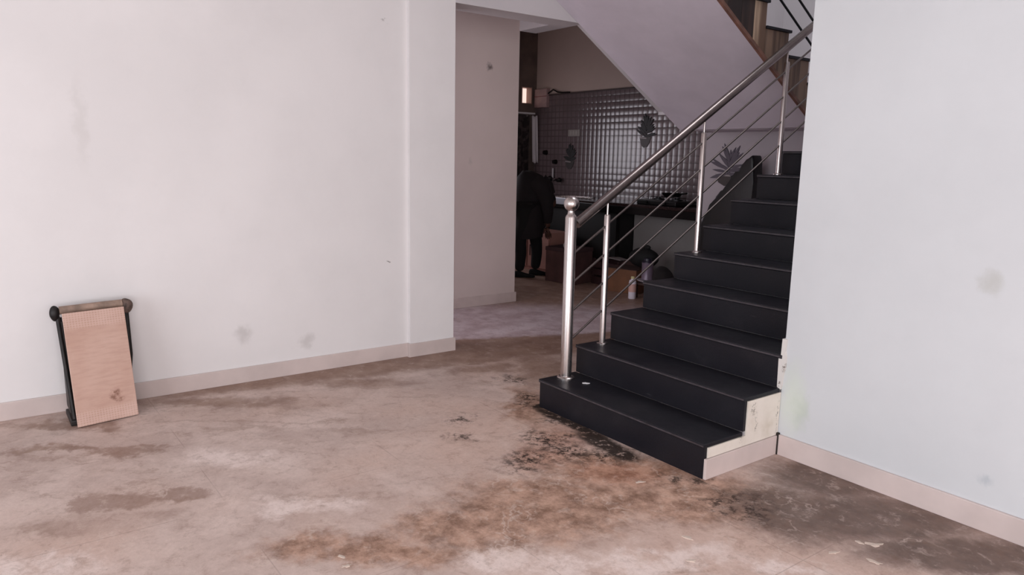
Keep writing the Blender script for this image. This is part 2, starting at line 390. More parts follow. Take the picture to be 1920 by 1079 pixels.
# passage block and kitchen shell
struct('wall_passage', bx(-6.2, -2.67, -1.6, 1.805, 0, 3.45), M['wall_passage'])
b = bmesh.new()
for a in ((-2.67, -2.5, 0, 2.745), (-1.7, XL - .2, 0, 2.745), (-2.5, -1.7, 0, .85), (-2.5, -1.7, 2.15, 2.745)):
    add_box(b, a[0], a[1], -1.6, -1.45, a[2], a[3])
struct('wall_passage_end', b, M['plaster'])
struct('ceiling_passage', bx(-2.67, XL - .2, -1.6, 1.8, 2.745, 3.45), M['plaster'])
struct('trim_beam', bx(-2.67, XL - .2, 1.8, 2.0, 2.64, 3.45), M['plaster'])
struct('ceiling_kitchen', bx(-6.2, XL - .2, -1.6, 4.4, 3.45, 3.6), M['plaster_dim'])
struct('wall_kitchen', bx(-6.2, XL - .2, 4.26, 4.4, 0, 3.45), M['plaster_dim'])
struct('wall_kitchen_tiled', bx(-5.5, -1.5, 4.25, 4.262, .93, 2.33), M['mosaic'])
struct('trim_tile_border', bx(-5.5, -1.5, 4.238, 4.258, 2.33, 2.35), simple('tile_border', (70, 56, 56), .5))
# kitchen outer wall with a small high window and a wide window behind the passage corner
b = bmesh.new(); X0, X1 = -5.7, -5.5
wy0, wy1, wz0, wz1 = 3.98, 4.17, 2.22, 2.46
ky0, ky1, kz0, kz1 = 1.85, 2.85, 1.0, 2.1
for a in ((1.805, 4.26, 0, kz0), (1.805, ky0, kz0, kz1), (ky1, 4.26, kz0, kz1), (1.805, 4.26, kz1, wz0), (1.805, wy0, wz0, wz1), (wy1, 4.26, wz0, wz1), (1.805, 4.26, wz1, 3.45)):
    add_box(b, X0, X1, *a)
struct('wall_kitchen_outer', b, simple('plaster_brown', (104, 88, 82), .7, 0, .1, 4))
def window(n, y0, y1, z0, z1, glow, em, color):
    b = bmesh.new(); f = .012 if n == 1 else .04
    for a in ((y0, y1, z0, z0 + f), (y0, y1, z1 - f, z1), (y0, y0 + f, z0 + f, z1 - f), (y1 - f, y1, z0 + f, z1 - f)):
        add_box(b, X0 + .06, X1 + .012, *a)
    o = struct('window_%d' % n, b, simple('window_frame', (150, 120, 110), .5))
    t = NT('bright_pane_%d' % n, color, .1); t.b.inputs['Emission Color'].default_value = lin(color); t.b.inputs['Emission Strength'].default_value = em
    struct('pane', bx(X0 + .08, X0 + .09, y0 + f, y1 - f, z0 + f, z1 - f), t.m, o)
window(1, wy0, wy1, wz0, wz1, 1, .95, (255, 226, 214))
window(2, ky0, ky1, kz0, kz1, 1, 1.0, (240, 240, 255))

b = bmesh.new()
for a in ((-2.5, -1.7, .85, .89), (-2.5, -1.7, 2.11, 2.15), (-2.5, -2.46, .89, 2.11), (-1.74, -1.7, .89, 2.11), (-2.12, -2.08, .89, 2.11)):
    add_box(b, a[0], a[1], -1.56, -1.49, a[2], a[3])
w3 = struct('window_3', b, simple('window_frame_white', (190, 184, 180), .5))  # unseen window added with the passage fill lamp
t = NT('bright_pane_3', (235, 238, 255), .1); t.b.inputs['Emission Color'].default_value = lin((235, 238, 255)); t.b.inputs['Emission Strength'].default_value = 1.0  # glowing pane of the added window
struct('pane', bx(-2.46, -1.74, -1.53, -1.525, .89, 2.11), t.m, w3)
# skirtings
def skirt(name, *a): struct(name, bx(*a, bev=.003), M['skirting'])
skirt('baseboard_left', XL, XL + .013, -7.0, -.11, 0, .10)
b = bmesh.new(); add_box(b, XP, XP + .013, -.122, .27, 0, .10, bev=.003); add_box(b, XL + .013, XP, -.122, -.11, 0, .10)
add_box(b, -1.597, XP, .257, .27, 0, .10); struct('baseboard_pillar', b, M['skirting'])
skirt('baseboard_passage', -2.67, -2.657, -1.45, 1.82, 0, .10)
skirt('baseboard_right', W_ + .016, 6.4, YW - .014, YW, 0, .105)
# chipped plaster edge of the right wall next to the steps
t = NT('chipped_plaster', (206, 200, 194), .8)
m = t.mr(t.noise(45, 4, .6), .46, .58); t.col(t.mix(t.ma('MULTIPLY', m, t.blobs(t.pos(), [((1.214, .56, .465), (.012, 0, .045)), ((1.2, .56, .36), (.01, 0, .02))], .4, 1.1)), (214, 208, 204), (84, 62, 50)))
b = bmesh.new()
add_prism(b, [(1.188, .345), (1.2075, .335), (1.213, .36), (1.216, .42), (1.222, .44), (1.225, .5), (1.218, .53), (1.22, .592), (1.197, .592), (1.195, .505), (1.184, .502)], 'y', YW - .012, YW + .02)
struct('trim_chipped_edge', b, t.m)

# ================================================================ LOWER STAIRCASE
stair = thing('staircase', 'lower flight of black granite steps with a cream painted flank', 'staircase')
N1 = 10
b = bmesh.new()
prof = [(.02, 0), (1.1, 0), (2.775, 1.70 - .35 + .02 + 0), (N1 * G, 1.68 + .01)]
pts = [(.021, 0.0)]
for k in range(N1):
    pts += [(k * G + .021, (k + 1) * RR - .021), ((k + 1) * G + .021, (k + 1) * RR - .021)]
pts = pts[:-1] + [(N1 * G - .001, N1 * RR - .021), (N1 * G - .001, 1.42), (.9, 0.0)]
add_prism(b, pts, 'x', .012, W_ - .006); obj('stair_body', b, M['plaster'], stair)
for k in range(N1):
    y = k * G; z = (k + 1) * RR
    obj('riser', bx(0.0, W_ - .004, y + .001, y + .02, k * RR + (.0 if k == 0 else .0005), z - .0205, bev=.001), M['granite'], stair)
    tr = obj('tread', bx(-.004, W_ - .002, y - .006, min(y + G + .0, N1 * G), z - .02, z, bev=.004), M['granite'], stair)
    obj('nosing_edge', bx(0.0, W_ - .006, y - .0085, y - .0055, z - .014, z - .006), M['nosing'], tr)  # pale strip standing in for the highlight along the tread edge
b = bmesh.new()
add_prism(b, [(.021, 0.1), (.021, RR - .021), (G + .021, RR - .021), (G + .021, 2 * RR - .021), (YW - .002, 2 * RR - .021), (YW - .002, 0.1)], 'x', W_ - .006, W_ + .002)
obj('flank_panel', b, M['flank'], stair)
obj('flank_skirting', bx(W_ - .006, W_ + .010, .003, YW - .016, 0, .098, bev=.002), M['skirting'], stair)
obj('joint', bx(W_ + .003, W_ + .0155, YW - .0155, YW - .002, 0, .112), simple('dark_joint', (40, 32, 28), .8), stair)

# landing between the flights (its own slab)
land = obj('trim_landing', add_prism(bmesh.new(), [(2.785, 1.72), (4.1, 1.72), (4.1, 1.87), (2.785, 1.87)], 'x', XP + .002, W_ - .002), M['plaster_cool'])
land['kind'] = 'structure'

# ================================================================ UPPER STAIRCASE
up = thing('staircase', 'upper flight seen from below with smooth pale soffit and wood-look stepped side', 'staircase', (0, 0, 0))
XA, XB = XP + .002, -.045
N2 = 9
pts = [(2.65, sof(2.65)), (2.783, 1.70), (2.783, 1.87)]
for k in range(N2):
    y = 2.783 - k * G; z = 1.87 + (k + 1) * RR
    pts += [(y, z - .021), (y - G, z - .021)]
ye = 2.783 - N2 * G; pts += [(ye, sof(ye) + .1)]
pts = [pts[0]] + pts[1:]
b = add_prism(bmesh.new(), [(2.65, sof(2.65)), (2.66, 1.722)] + [(2.783, 1.722)] + pts[2:-1] + [(ye, sof(ye))], 'x', XA, XB)
obj('soffit_slab', b, M['plaster_cool'], up)
wm = ['wood_mid', 'wood_mid', 'wood_mid', 'wood_tan', 'wood_dark', 'wood_tan', 'wood_dark', 'wood_mid', 'wood_dark']
for k in range(N2):
    y = 2.783 - k * G; z = 1.87 + (k + 1) * RR
    obj('tread', bx(XA + .001, XB + .03, y - G, y + .02, z - .02, z, bev=.004), M['granite'], up)
    # stepped side cladding, one plank-look panel per half step
    for h in (0, 1):
        y1 = y - h * G / 2; y0 = y1 - G / 2 + .002
        kind = wm[k] if h == 0 else ('wood_dark' if wm[k] == 'wood_tan' else wm[k])
        pp = [(y0, max(sof(y0) + .028, 1.72)), (y1, max(sof(y1) + .028, 1.72)), (y1, z - .021), (y0, z - .021)]
        if y1 > 2.65: pp = [(y0, 1.75 if y0 > 2.6 else sof(y0) + .028), (y1, 1.75), (y1, z - .021), (y0, z - .021)]
        obj('side_panel', add_prism(bmesh.new(), pp, 'x', XB, XB + .016), M[kind], up)
obj('stringer_edge', add_prism(bmesh.new(), [(2.66, sof(2.66) + .0), (2.66, sof(2.66) + .028), (ye, sof(ye) + .028), (ye, sof(ye))], 'x', XB, XB + .024), M['edge_brown'], up)

# ================================================================ RAILINGS
SL = .6115; XR = .07
rail = thing('stair_railing', 'steel railing with ball-topped newel post climbing the lower black steps', 'railing', (XR, .137, RR))
rail.rotation_euler = (0, 0, 0)
def rl(name, b, mat=M['steel'], par=rail):
    bmesh.ops.translate(b, verts=b.verts, vec=(-XR, -.137, -RR)); return obj(name, b, mat, par, smooth=True)
yn = .137
ny = rl('newel_post', lathe([(.033, 0), (.033, .945), (.028, .957), (.022, .962), (.019, .975), (.019, .99)], (XR, yn, RR)))
def child_at(name, b, par):
    bmesh.ops.translate(b, verts=b.verts, vec=(-XR, -.137, -RR)); return obj(name, b, M['steel'], par, smooth=True)
child_at('ball', lathe([(.001, 0)] + [(.044 * math.sin(a * math.pi / 16), .044 - .044 * math.cos(a * math.pi / 16)) for a in range(1, 16)] + [(0.0, .088)], (XR, yn, RR + .978)), ny)
child_at('base_flange', lathe([(.052, 0), (.052, .008), (.045, .014), (.034, .016)], (XR, yn, RR)), ny)
def rail_z(y): return .968 + SL * y
posts = [(.42, 2 * RR), (1.245, 5 * RR), (2.085, 8 * RR)]
for y, z in posts:
    top = SL * y + .866
    p = rl('baluster_post', lathe([(.0185, 0), (.0185, top - z - .008), (.015, top - z)], (XR, y, z), seg=20))
    child_at('pin', lathe([(.0065, 0), (.0065, rail_z(y) - .02 - top)], (XR, y, top), seg=12), p)
    child_at('base_flange', lathe([(.034, 0), (.034, .006), (.028, .010), (.019, .012)], (XR, y, z), seg=20), p)
yend = 2.70
rl('handrail', tube([(XR, .178, rail_z(.178)), (XR, yend, rail_z(yend)), (XR, yend + .06, rail_z(yend + .02))], .028, seg=24), M['steel_dull'])
seg = [(.165, .402), (.438, 1.227), (1.263, 2.067), (2.103, 2.70)]
for off in (.806, .637, .468, .300):
    for a, c2 in seg:
        rl('cross_bar', tube([(XR, a, off + SL * a), (XR, c2, off + SL * c2)], .0068, seg=10), M['steel_bar'])
        for q in (a, c2):
            pass
# upper flight railing: black sloping bars
ur = thing('stair_railing', 'black sloping bars of the railing on the upper flight', 'railing', (-.09, 2.6, 2.21))
def ul(name, b): bmesh.ops.translate(b, verts=b.verts, vec=(.09, -2.6, -2.21)); return obj(name, b, M['black_bar'], ur, smooth=True)
for off in (3.925, 4.095, 4.265, 4.435):
    ul('cross_bar', tube([(-.09, .75, off - SL * .75), (-.09, 2.70, off - SL * 2.70)], .0085, seg=10))
ul('handrail', tube([(-.09, .75, 4.63 - SL * .75), (-.09, 2.78, 4.63 - SL * 2.78)], .0255, seg=16))
for y, k in ((2.68, 1), (1.57, 5), (.86, 7)):
    z = 1.87 + k * RR
    ul('baluster_post', lathe([(.0185, 0), (.0185, 4.61 - SL * y - z)], (-.09, y, z), seg=16))

# ================================================================ TILE AND FOLDED STAND AGAINST THE LEFT WALL
t = NT('pink_floor_tile', (196, 160, 146), .42)
gn = t.mr(t.noise(3, 5), .3, .7)
c = t.mix(gn, (192, 154, 138), (206, 172, 158))
bands = t.mr(t.noise(1.0, 4, vec=t.vm('MULTIPLY', t.pos(), (10, 1, 60))), .4, .7)
c = t.mix(t.ma('MULTIPLY', bands, .35), c, (176, 138, 122))
sxx = t.n('ShaderNodeSeparateXYZ'); t.l(t.pos(), sxx.inputs[0])
ex = t.ma('MAXIMUM', t.mr(sxx.outputs[2], .50, .53), t.mr(sxx.outputs[2], .085, .06))
gx = t.ma('MAXIMUM', t.mr(t.ma('FRACT', t.ma('MULTIPLY', sxx.outputs[0], 72)), .55, .7), t.mr(t.ma('FRACT', t.ma('MULTIPLY', sxx.outputs[2], 84)), .55, .7))
c = t.mix(t.ma('MULTIPLY', t.ma('MULTIPLY', ex, gx), .28), c, (232, 204, 196))
dd = t.vm('ADD', t.pos(), t.vm('MULTIPLY', t.vm('SUBTRACT', t.noise(30, 4, color=True), (.5, .5, .5)), (.05, 0, .05)))
bl = t.ma('MULTIPLY', t.blobs(dd, [((.20, 0, .135), (.034, 0, .036)), ((.215, 0, .105), (.03, 0, .02))], .3, 1.1), t.mr(t.noise(60, 4), .35, .6))
c = t.mix(t.ma('MULTIPLY', bl, .75), c, (112, 66, 46))
t.col(c); M['pink_tile'] = t.m
tile = tag(obj('floor_tile', bx(0, .30, -.009, 0, 0, .60, bev=.002), M['pink_tile']), 'pinkish beige rectangular floor tile with brown stain leaning on the dark stand', 'tile')
P0 = Vector((-1.058, -2.243, .0)); ex_ = Vector((-1.108 + 1.058, -1.947 + 2.243, 0)).normalized()
P3 = Vector((-1.168, -2.272, .585)); ez_ = (P3 - P0); ez_ = (ez_ - ex_ * ez_.dot(ex_)).normalized()
# slight in-plane lean of the whole tile
tilt = math.atan2((P3 - P0).dot(ex_), (P3 - P0).dot(ez_))
ey_ = ez_.cross(ex_).normalized()
Mx = Matrix((ex_, ey_, ez_)).transposed().to_4x4(); Mx.translation = P0 + Vector((0, 0, .004))
tile.matrix_world = Mx
# folded stand behind it
fs = thing('folding_stand', 'dark folded stand with a wrapped light top bar leaning on the left wall', 'stand', (-1.25, -2.13, 0))
def fl(name, b, mat, par=fs, sm=True): bmesh.ops.translate(b, verts=b.verts, vec=(1.25, 2.13, 0)); return obj(name, b, mat, par, smooth=sm)
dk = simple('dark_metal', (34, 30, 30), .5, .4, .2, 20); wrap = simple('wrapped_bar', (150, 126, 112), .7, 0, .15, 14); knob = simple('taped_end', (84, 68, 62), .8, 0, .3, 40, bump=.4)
fl('top_bar', tube([(-1.285, -2.262, .590), (-1.285, -2.1, .596), (-1.285, -1.962, .600)], .022, seg=16), wrap)
def lump(c, r, seedv, sc=(1, 1, 1)):
    b = bmesh.new(); bmesh.ops.create_icosphere(b, subdivisions=3, radius=1)
    rnd = random.Random(seedv); w = [(Vector((rnd.uniform(-1, 1), rnd.uniform(-1, 1), rnd.uniform(-1, 1))).normalized(), rnd.uniform(.5, 1)) for _ in range(9)]
    for v in b.verts:
        k = 1 + .16 * sum(a * max(0, v.co.dot(d)) ** 4 for d, a in w) - .12
        v.co = Vector((v.co.x * r * sc[0] * k, v.co.y * r * sc[1] * k, v.co.z * r * sc[2] * k)) + Vector(c)
    return b
fl('end_cap', lump((-1.285, -2.283, .575), .03, 1, (.8, .85, 1.35)), dk)
fl('end_cap', lump((-1.285, -1.943, .582), .036, 2, (.8, .9, 1.25)), knob)
for y, yb in ((-2.272, -2.245), (-1.95, -1.975)):
    lg = fl('leg', tube([(-1.29, y, .56), (-1.20, (y + yb) / 2, .27), (-1.13, yb, .012)], .011, seg=10), dk)
    lg2 = fl('leg', tube([(-1.30, y + .012, .55), (-1.31, y + .02, .3), (-1.33, yb + .02, .012)], .009, seg=10), dk)
fl('back_panel', add_prism(bmesh.new(), [(-1.29, .53), (-1.275, .53), (-1.145, .06), (-1.30, .06), (-1.32, .25)], 'y', -2.262, -1.965), dk, sm=False)  # dark sheet put in as the shade between tile and wall
fl('stretcher', tube([(-1.33, -2.24, .13), (-1.33, -1.96, .13)], .007, seg=8), dk)
fl('foot', bx(-1.335, -1.10, -2.268, -2.235, 0, .03, bev=.006), dk, sm=False)
fl('foot', bx(-1.335, -1.135, -1.99, -1.96, 0, .03, bev=.006), dk, sm=False)

# ================================================================ KITCHEN
XC0, XC1, YC, ZC = -5.48, -1.75, 3.65, .94
ct = thing('kitchen_counter', 'long black granite kitchen counter along the mosaic tiled wall', 'counter', (-3.6, 3.95, 0))
def kl(name, b, mat, par=ct, sm=False): bmesh.ops.translate(b, verts=b.verts, vec=(3.6, -3.95, 0)); return obj(name, b, mat, par, smooth=sm)
kl('worktop', bx(XC0, XC1, YC, 4.248, ZC - .035, ZC, bev=.006), M['counter_top'])
kl('front_apron', bx(XC0, XC1, YC + .004, YC + .05, .818, ZC - .036, bev=.003), M['counter_black'])
for x in (-5.45, -4.55, -3.15, -1.80):
    kl('support', bx(x - .03, x + .03, YC + .06, 4.24, 0, .9), M['counter_black'] if x < -3 else M['plaster_dim'])
kl('under_panel', bx(-3.115, -1.83, 3.95, 4.0, 0, .9), simple('under_counter_plaster', (138, 132, 130), .7, 0, .04, 2))
kl('under_cabinet', bx(-5.4, -4.6, YC + .07, 4.2, .08, .88, bev=.006), simple('dark_cabinet', (48, 40, 44), .5))
kl('dark_shelf', bx(-4.5, -3.2, YC + .1, 4.2, .08, .86, bev=.006), simple('black_cabinet', (12, 11, 12), .5))
sk = thing('kitchen_sink', 'pale steel sink front let into the dark counter beside the newel ball', 'sink', (-4.2, 3.64, .83))
def sl(name, b, mat=M['steel'], sm=False): bmesh.ops.translate(b, verts=b.verts, vec=(4.2, -3.64, -.83)); return obj(name, b, mat, sk, smooth=sm)
sl('apron', bx(-4.42, -3.96, 3.615, 3.648, .86, .945, bev=.006), simple('sink_steel', (170, 172, 180), .35, .3))
b = bmesh.new(); add_box(b, -4.42, -3.96, 3.62, 3.64, .935, .952); add_box(b, -4.42, -3.96, 4.05, 4.07, .942, .952); add_box(b, -4.42, -4.40, 3.62, 4.07, .942, .952); add_box(b, -3.98, -3.96, 3.62, 4.07, .942, .952)
sl('rim', b)
# taps
tp = thing('wall_tap', 'wall tap with white riser pipe and two dark valves above the counter', 'tap', (-5.02, 4.245, 1.15))
def tl(name, b, mat, sm=True): bmesh.ops.translate(b, verts=b.verts, vec=(5.02, -4.245, -1.15)); return obj(name, b, mat, tp, smooth=sm)
dkv = simple('dark_valve', (30, 26, 26), .4, .6); wp = simple('white_pipe', (200, 196, 200), .4)
tl('riser_pipe', tube([(-5.03, 4.225, 1.16), (-5.03, 4.225, 1.31)], .013, seg=10), wp)
tl('valve', lathe([(.03, 0), (.045, .02), (.04, .05), (.015, .07)], (-5.06, 4.2, 1.13), seg=14), dkv)
tl('valve', lathe([(.03, 0), (.04, .02), (.035, .045), (.015, .06)], (-4.86, 4.2, 1.12), seg=14), dkv)
tl('cross_pipe', tube([(-5.16, 4.21, 1.155), (-4.82, 4.21, 1.15)], .016, seg=10), dkv)
tl('spout', tube([(-4.86, 4.2, 1.16), (-4.85, 4.12, 1.17), (-4.84, 4.07, 1.15)], .011, seg=10), M['steel'])
for lab, x, z in (('small round dark pipe stub on the mosaic wall above the tap', -5.22, 1.53), ('small dark fitting on the mosaic wall between tap and plant picture', -5.0, 1.40)):
    tag(obj('pipe_stub', tube([(x, 4.249, z), (x, 4.20, z)], [.036, .028], seg=14), dkv, smooth=True), lab, 'pipe')
sw = thing('switch_plate', 'pale double switch plate on the tiled kitchen wall', 'switch', (-4.62, 4.249, 1.80))
obj('plate', bx(-.12, .12, -.012, .0005, -.045, .045, bev=.004), simple('switch_white', (150, 142, 138), .4), sw)
for k in (-.06, .0, .06): obj('rocker', bx(k - .02, k + .02, -.016, -.011, -.025, .025, bev=.002), simple('rocker_white', (164, 156, 152), .4), sw)

# decorative plant pictures on the wall
leafm = simple('plant_print_dark', (26, 22, 24), .5); leafg = simple('plant_print_grey', (86, 78, 88), .5); bowl = simple('bowl_print', (64, 56, 56), .45); bowll = simple('bowl_band', (150, 140, 140), .4)
def plant(loc, w, h, leaves, label, mat, seedv, lens=1.0, fat=1.0, spread=1.0):
    p = thing('plant_picture', label, 'picture', loc, 0, 'plant pictures on the kitchen walls')
    rnd = random.Random(seedv)
    b = bmesh.new()
    add_prism(b, [(-w * .28, -h * .18), (-w * .20, -h * .40), (-w * .05, -h * .5), (w * .12, -h * .48), (w * .24, -h * .36), (w * .34, -h * .16), (w * .1, -h * .12)], 'y', -.006, .0005)
    obj('bowl', b, bowl, p)
    obj('bowl_band', add_prism(bmesh.new(), [(-w * .27, -h * .20), (w * .10, -h * .22), (w * .10, -h * .17), (-w * .29, -h * .15)], 'y', -.009, -.0055), bowll, p)
    b = bmesh.new()
    for k in range(leaves):
        u = k / (leaves - 1.0); side = 1 if k % 2 else -1
        a = math.radians(90 + side * (24 + (1 - u) * 55 + rnd.uniform(-16, 16)) * spread)
        sx0 = w * (.05 + rnd.uniform(-.04, .04)); sz0 = -h * .16 + h * .42 * u
        L = h * rnd.uniform(.30, .46) * (1.15 - .35 * u) * lens; wd = w * rnd.uniform(.03, .055) * fat
        d = Vector((math.cos(a), math.sin(a))); n = Vector((-d.y, d.x)); o_ = Vector((sx0, sz0))
        pts = [o_ + d * L * s_ + n * wd * q for s_, q in ((0, .35), (.3, .95), (.55, 1), (.8, .6), (1, .03))] + [o_ + d * L * s_ - n * wd * q for s_, q in ((1, .03), (.8, .6), (.55, 1), (.3, .9), (0, .35))]
        add_prism(b, [tuple(q) for q in pts], 'y', -.008 - rnd.uniform(0, .003), .0005)
    add_prism(b, [(w * .03, -h * .16), (w * .07, -h * .16), (w * .07, h * .5), (w * .055, h * .56), (w * .03, h * .4)], 'y', -.008, .0005)
    obj('leaves', b, mat, p)
    return p
plant((-3.29, 4.249, 1.79), .30, .38, 15, 'dark leafy plant in a bowl pictured on the mosaic wall under the stair soffit', leafm, 3, fat=1.25)
plant((-4.70, 4.249, 1.47), .30, .34, 14, 'dark leafy plant in a bowl pictured low on the wall near the tap', leafm, 4, fat=1.25)
plant((-1.22, 3.1985, 1.38), .46, .32, 19, 'grey spiky plant pictured on the pale wall behind the stair railing', leafg, 5, lens=1.5, fat=.75, spread=1.15)

# objects on the counter
sv = thing('gas_stove', 'low black gas stove standing on the counter behind the railing', 'stove', (-2.62, 3.95, ZC))
blk = simple('black_enamel', (12, 11, 12), .35, .1)
obj('body', bx(-.30, .30, -.18, .18, .0, .055, bev=.012), blk, sv)
for x in (-.14, .14):
    bn = obj('burner', lathe([(.07, .055), (.07, .068), (.03, .075), (.03, .084)], (x, .02, 0), seg=20), blk, sv, smooth=True)
    b = bmesh.new()
    for a in range(4):
        a = a * math.pi / 2 + .4; add_tube(b, [(x + .03 * math.cos(a), .02 + .03 * math.sin(a), .088), (x + .1 * math.cos(a), .02 + .1 * math.sin(a), .088), (x + .1 * math.cos(a), .02 + .1 * math.sin(a), .056)], .005, 6)
    obj('pan_support', b, blk, bn)
    obj('knob', tube([(x, -.18, .03), (x, -.2, .03)], .016, seg=12), blk, sv)
pan = thing('frying_pan', 'black pan resting on the stove on the counter', 'pan', (-2.60, 4.02, ZC + .095))
obj('pan_bowl', lathe([(.09, 0), (.12, .04), (.125, .042), (.095, .006), (0, .006)], seg=24), blk, pan, smooth=True)
obj('handle', tube([(.12, 0, .035), (.2, -.03, .045), (.26, -.05, .05)], .01, seg=8), blk, pan)
tag(obj('white_cup', lathe([(.02, 0), (.035, .005), (.042, .06), (.038, .06), (.032, .01), (0, .01)], (-3.08, 4.08, ZC), seg=20), simple('white_ceramic', (205, 200, 205), .3), smooth=True), 'small white cup on the counter below the mosaic wall', 'cup')

# hanging cloths in the far corner
def cloth(name, label, pts, amp, waves, z0, z1, mat, th=.01, n=60, rows=14, lean=0.0):
    b = bmesh.new(); (xa, ya), (xb, yb) = pts; d = Vector((xb - xa, yb - ya, 0)); nn = Vector((-d.y, d.x, 0)).normalized(); g = []
    for r in range(rows + 1):
        s = r / rows; z = z1 + (z0 - z1) * s; row = []
        for i in range(n + 1):
            u = i / n; w = amp * (.4 + .6 * s) * math.sin(u * waves * 2 * math.pi + .7 * math.sin(s * 3))
            p = Vector((xa, ya, 0)) + d * (u + lean * s * (1 if True else 0)) + nn * w; row.append(b.verts.new((p.x, p.y, z + .01 * math.sin(u * 9 + s))))
        g.append(row)
    for r in range(rows):
        for i in range(n): b.faces.new((g[r][i], g[r][i + 1], g[r + 1][i + 1], g[r + 1][i]))
    o = obj(name, b, mat, smooth=True); m_ = o.modifiers.new('thick', 'SOLIDIFY'); m_.thickness = th; m_.offset = 0
    return tag(o, label, name.replace('_', ' ').split()[-1])
t = NT('patterned_curtain', (40, 32, 32), .9); t.col(t.mix(t.mr(t.noise(9, 3), .45, .6), (34, 26, 27), (70, 58, 58)))
cloth('dark_curtain', 'dark patterned curtain hanging beside the kitchen corner under the small window', ((-5.45, 3.35), (-5.45, 4.10)), .018, 6, 1.15, 2.05, t.m)
cloth('white_cloth', 'narrow white cloth hanging in the kitchen corner', ((-5.44, 4.14), (-5.40, 4.21)), .012, 1.5, 1.38, 2.05, simple('white_cotton', (205, 198, 202), .9), n=20, lean=.3)
sh = thing('wall_shelf', 'small white shelf under the high kitchen window', 'shelf', (-5.495, 3.9, 2.07))
obj('board', bx(0, .13, -.3, .24, 0, .022, bev=.003), simple('shelf_white', (225, 222, 225), .4), sh)
for y in (-.2, .14): obj('bracket', add_prism(bmesh.new(), [(0, 0), (.1, 0), (0, -.08)], 'y', y, y + .012), simple('bracket', (120, 110, 108), .4), sh)
# meter box / bracket high on the kitchen wall
mb = thing('junction_box', 'pinkish box with dark cable on the kitchen wall beside the small window', 'box', (-5.33, 4.248, 2.30))
obj('case', bx(-.14, .14, -.05, .011, -.13, .13, bev=.006), simple('pink_case', (172, 142, 142), .5, 0, .06, 8), mb)
obj('cover_seam', bx(-.141, .141, -.053, -.049, .02, .03), simple('seam_red', (130, 74, 78), .6), mb)
obj('cable', tube([(.14, -.02, .06), (.24, -.015, .11), (.34, -.012, .07), (.46, -.012, .055), (.6, -.012, .052)], .010, seg=8), dkv, mb, smooth=True)

# dark covered bundle beside the steps
shape = [(-.34, 0), (.24, 0), (.24, 1.12), (.245, 1.26), (.235, 1.44), (.215, 1.515), (.16, 1.47), (.105, 1.425), (.075, 1.37), (.07, 1.345), (.0, 1.325), (-.02, 1.26), (-.035, 1.20), (-.10, 1.19), (-.15, 1.13), (-.19, 1.04), (-.27, .95), (-.33, .82)]
b = add_prism(bmesh.new(), [(x, z) for x, z in shape], 'y', -.07, .07)
bmesh.ops.bevel(b, geom=list(b.edges), offset=.022, segments=3, profile=.6, affect='EDGES')
bd = obj('covered_bundle', b, simple('black_plastic', (10, 9, 11), .38, 0, .2, 12, bump=.3), smooth=True)
bd.location = (-.98, 3.0, 0)
tag(bd, 'tall black curved bundle standing behind the steps by the pale wall', 'bundle')

# things on the floor in front of the counter
card = simple('cardboard', (118, 78, 54), .8, 0, .08, 5); cardd = simple('cardboard_dark', (74, 50, 46), .8, 0, .1, 5); redb = simple('dark_red', (52, 26, 28), .7)
cb_ = thing('cardboard_box', 'brown cardboard box on the floor behind the railing, left of the paint tin', 'box', (-2.52, 3.28, 0), .25)
obj('carton', bx(-.19, .19, -.16, .16, 0, .26, bev=.004), card, cb_)
obj('flap', add_prism(bmesh.new(), [(-.16, .26), (.16, .262), (.21, .30), (.205, .304), (.155, .268), (-.16, .266)], 'x', -.19, .19), cardd, cb_)
obj('tape', bx(-.192, .192, -.02, .02, .2605, .2625), simple('tape', (134, 100, 72), .4), cb_)
rb = thing('carton', 'dark reddish brown carton standing between the person and the newel post', 'box', (-3.35, 3.12, 0), .2)
obj('case', bx(-.22, .22, -.17, .17, 0, .40, bev=.006), simple('maroon_card', (84, 56, 54), .8, 0, .12, 5), rb)
obj('lid', bx(-.225, .225, -.175, .175, .37, .415, bev=.004), simple('maroon_lid', (66, 44, 46), .8), rb)
tag(obj('crumpled_paper', lump((-3.28, 3.0, .447), .032, 9, (.8, .8, 1.1)), simple('white_paper', (190, 180, 180), .8)), 'crumpled white paper on the dark reddish carton', 'paper')
db = thing('floor_crate', 'low dark red crate between the cardboard box and the railing post', 'crate', (-2.9, 3.42, 0))
b = bmesh.new()
add_box(b, -.22, .22, -.14, .14, 0, .02); 
for k in range(3):
    z = .02 + k * .09; add_box(b, -.22, .22, -.14, -.125, z, z + .07); add_box(b, -.22, .22, .125, .14, z, z + .07); add_box(b, -.22, -.205, -.125, .125, z, z + .07); add_box(b, .205, .22, -.125, .125, z, z + .07)
obj('slats', b, redb, db)
for x in (-.2, .2):
    for y in (-.12, .12): obj('corner_post', bx(x - .012, x + .012, y - .012, y + .012, 0, .30), redb, db)
bag = thing('sack', 'dark lumpy sack on the cardboard box below the counter', 'bag', (-2.38, 3.36, .27))
obj('sack_body', lump((0, 0, .12), .13, 11, (1.5, 1.0, .85)), simple('sack_black', (14, 11, 12), .8), bag, smooth=True)
obj('knot', lump((.05, 0, .235), .035, 12, (1.2, .8, .8)), simple('sack_black', (14, 11, 12), .8), bag, smooth=True)
sp = simple('dark_brown_cloth', (24, 16, 17), .9)
tag(obj('sack', lump((-1.79, 3.05, .20), .135, 21, (.95, .9, 1.4)), sp, smooth=True), 'dark brown heap of sacking beside the black steps, right of the paint tin', 'bag')
bdc = thing('paint_tin', 'pale grey purple paint tin with dark lid on a white dish', 'tin', (-2.11, 3.14, .20))
pt = simple('paint_tin', (128, 112, 128), .35, .2)
